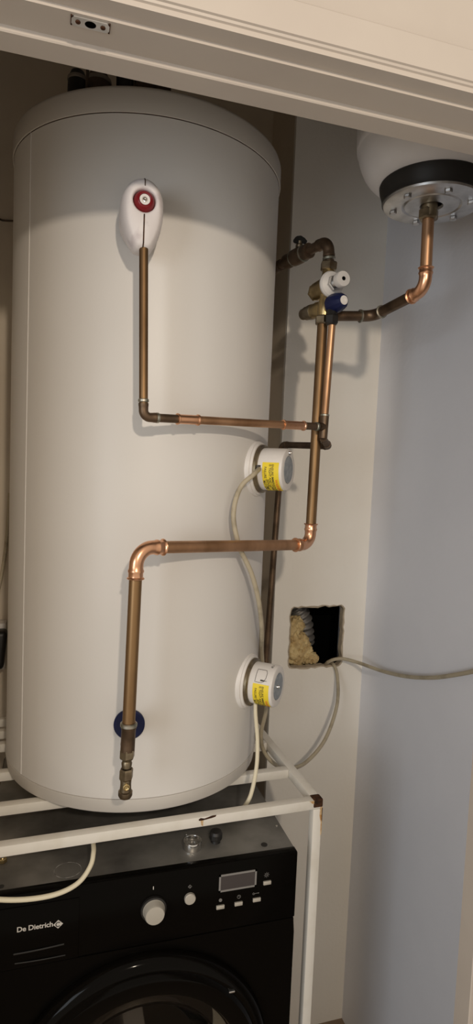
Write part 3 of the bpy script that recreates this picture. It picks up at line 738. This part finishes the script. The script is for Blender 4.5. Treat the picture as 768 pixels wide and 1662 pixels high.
# ================================================================== CABLES
def cable(pts, r_, m, label, name='power_cable', k=8, parts=None):
    return tag(obj(name, sweep(B(), spline(pts, k), r_, 12), m), label, 'cable')
u0 = ucyl(math.radians(90), .020, .043)
hole = PY(541, 1076, 1.605)
pts = [u0, PY(412, 770, 1.155), PY(390, 792, 1.15), PY(379, 835, 1.14), PY(388, 885, 1.14), PY(408, 930, 1.155), PY(420, 975, 1.18), PY(425, 1020, 1.22),
       PY(425, 1060, 1.30), PY(429, 1110, 1.33), PY(432, 1150, 1.33), PY(424, 1190, 1.35), PY(428, 1218, 1.36), PY(446, 1240, 1.35), PY(470, 1247, 1.38), PY(497, 1237, 1.42), PY(528, 1200, 1.47), PY(547, 1145, 1.53), PY(548, 1100, 1.575), PY(541, 1078, 1.60), PY(532, 1080, 1.66)]
cable(pts, .0050, cable_g, 'grimy beige cable from upper immersion heater looping up into the wall opening')
pts = [PY(526, 1086, 1.67), PY(532, 1075, 1.60), PY(552, 1069, 1.575), PY(580, 1075, 1.55), PX(620, 1089, .874), PX(660, 1098, .876), PX(700, 1100, .876), PX(735, 1096, .876), PX(775, 1088, .876), PX(830, 1072, .872)]
cable(pts, .0050, cable_g, 'grimy beige cable leaving the wall opening along the right wall')
l0 = lcyl(math.radians(165), .022, .042)
yb = 1.135
pts = [l0, PY(415, 1160, 1.20), PY(418, 1200, 1.17), PY(417, 1240, 1.15), PY(410, 1280, 1.14), PY(401, 1303, 1.138), PZ(385, 1318, MZ+.012), PZ(350, 1325, MZ+.006), PZ(300, 1333, MZ+.0055), PZ(250, 1342, MZ+.0055), PZ(200, 1349, MZ+.006), PZ(170, 1354, MZ+.012), PY(153, 1362, 1.125), PY(152, 1382, 1.085), PY(147, 1405, 1.066), PY(128, 1432, 1.052), PY(95, 1450, 1.043), PY(50, 1459, 1.040), PY(0, 1460, 1.04), PY(-60, 1452, 1.04)]
cable(pts, .0043, cable_m, 'clean ivory cable from lower immersion heater draped over the washing machine front edge')
# left of the tank, on the wall behind
pts = [PY(-12, 350, 1.79), PY(0, 356, 1.79), PY(8, 358, 1.79), PY(30, 359, 1.79)]
cable(pts, .0025, brown_d, 'thin dark wire tacked across the beige wall above the black plug', 'wall_wire')
pts = [PY(16, 800, 1.785), PY(12, 860, 1.782), PY(8, 900, 1.78), PY(0, 945, 1.775), PY(-10, 985, 1.765), PY(-8, 1030, 1.74)]
cable(pts, .005, cable_g, 'beige cable hanging down the beige wall to the black plug')
pk = PY(0, 1052, 1.72)
t = thing('black_plug', 'black moulded plug on the beige wall left of the tank', 'plug', pk)
bm = B(); box(bm, pk+V(-.045, -.022, -.055), pk+V(.019, .028, .050), .012, 3)
for v in bm.verts:
    if v.co.z < pk.z-.02: v.co.x = pk.x+(v.co.x-pk.x)*.8-.004
obj('plug_body', bm, black_p, t); obj('socket_plate', box(B(), pk+V(-.08, .029, -.07), V(pk.x+.012, YB-.0002, pk.z+.06), .003), white_p, t)
obj('cable_grip', sweep(B(), [pk+V(-.018, .0, .045), pk+V(-.016, .005, .062)], [.009, .006], 12), black_p, t)

# ================================================================== INSIDE THE OPENING
hcn = sum(hc, Vector())/4
bm = bmesh.new(); random.seed(7)
for (dx, dz, r_, dy_) in [(-.050, -.035, .045, .045), (-.062, .005, .036, .05), (-.048, .022, .028, .055), (-.030, -.062, .034, .038), (-.062, -.068, .036, .036), (-.004, -.075, .022, .034), (.012, -.078, .016, .032), (-.025, -.030, .024, .045), (-.012, -.050, .020, .04), (-.048, -.055, .034, .040), (-.070, -.048, .03, .036), (-.040, -.080, .028, .034)]:
    ret = bmesh.ops.create_icosphere(bm, subdivisions=4, radius=r_)
    c = hcn+V(dx, r_*1.2+.018+dy_*.12, dz)
    for v in ret['verts']:
        d = v.co.normalized(); q = noise.fractal(d*2.3+c*31, .8, 2.2, 4)+.55*noise.noise(d*9+c*57)*.5+.25*noise.noise(d*19+c*91)
        v.co = c+v.co*(1+.34*q)
    for v in ret['verts']:
        v.co.x = max(v.co.x, XD+.013+.002*random.random())
tag(obj('insulation_wool', bm, wool_m, smooth=60), 'yellow mineral wool stuffed into the opening in the cream wall', 'insulation')
bm = B(); A_ = hcn+V(-.045, .095, .085); C_ = hcn+V(.012, .11, -.05)
n_ = 64; pts = spline([A_+V(-.03, 0, .03), A_, hcn+V(-.008, .10, .03), C_], 24)
sweep(bm, pts, [.030+.0035*math.sin(i*1.05) for i in range(len(pts))], 24)
tag(obj('flexible_duct', bm, duct_m, smooth=60), 'ribbed grey flexible duct inside the opening in the cream wall', 'duct')

# ================================================================== ON TOP OF THE TANK
ZL = ZT+.0535
def boot(x, label, h, wd, grp, m):
    c = V(x, 1.29, ZL)
    t = thing('dark_pot', label, 'pot', c, grp)
    obj('pot_body', lathe(B(), [(wd*.8, 0), (wd, .02), (wd*1.05, h*.6), (wd, h*.85), (wd*.7, h), (wd*.5, h), (wd*.5, h*.9), (0, h*.9)], c, UP, 28), m, t)
    obj('pale_rim', lathe(B(), [(wd*1.02, h*.78), (wd*1.09, h*.80), (wd*1.06, h*.86), (wd*1.0, h*.87)], c, UP, 28, cap=False), mat('pale_trim', (.22, .19, .16), .5), t)
def top_x(px, Y): return PY(px, 128, Y).x
boot(top_x(126, 1.29), 'dark pot with pale rim beside a dried flower head on the tank top', PY(126, 117, 1.29).z-ZL, .018, 'pots on the tank', black_p)
boot(top_x(160, 1.29), 'brown dome-shaped pot with pale rim on the tank top', PY(160, 120, 1.29).z-ZL, .024, 'pots on the tank', brown_d)
c = V(top_x(203, 1.29), 1.29, ZL)
tag(obj('dark_tin', lathe(B(), [(.016, 0), (.017, .002), (.017, .118), (.018, .12), (.018, .128), (.016, .131), (0, .131)], c, UP, 28), black_p), 'narrow dark tin between pots and box on the tank top', 'tin')
c = V(top_x(246, 1.33), 1.31, ZL)
bx = thing('dark_box', 'dark brown cardboard box lying on the tank top', 'box', c)
obj('box_body', box(B(), c+V(-.034, -.03, 0), c+V(.034, .05, .105), .002), brown_d, bx); obj('box_lid', box(B(), c+V(-.036, -.032, .1052), c+V(.036, .052, .122), .002), brown_d, bx)
c = V(top_x(140, 1.27), 1.24, ZL)
fl_ = thing('dried_flower', 'brown dried flower head behind the rim of the tank lid', 'flower', c)
obj('stalk', sweep(B(), [c, c+V(.002, .005, .10), c+V(-.004, .012, .132)], .003, 8), brown_d, fl_)
random.seed(2)
for k in range(14):
    d = V(random.uniform(-1, 1), random.uniform(-1, 1), random.uniform(-.2, 1)).normalized(); o_ = c+V(-.004, .012, .132)
    obj('petal', sweep(B(), [o_, o_+d*.012, o_+d*.022+V(0, 0, -.003)], [.002, .0045, .0006], 6), brown_d, fl_)
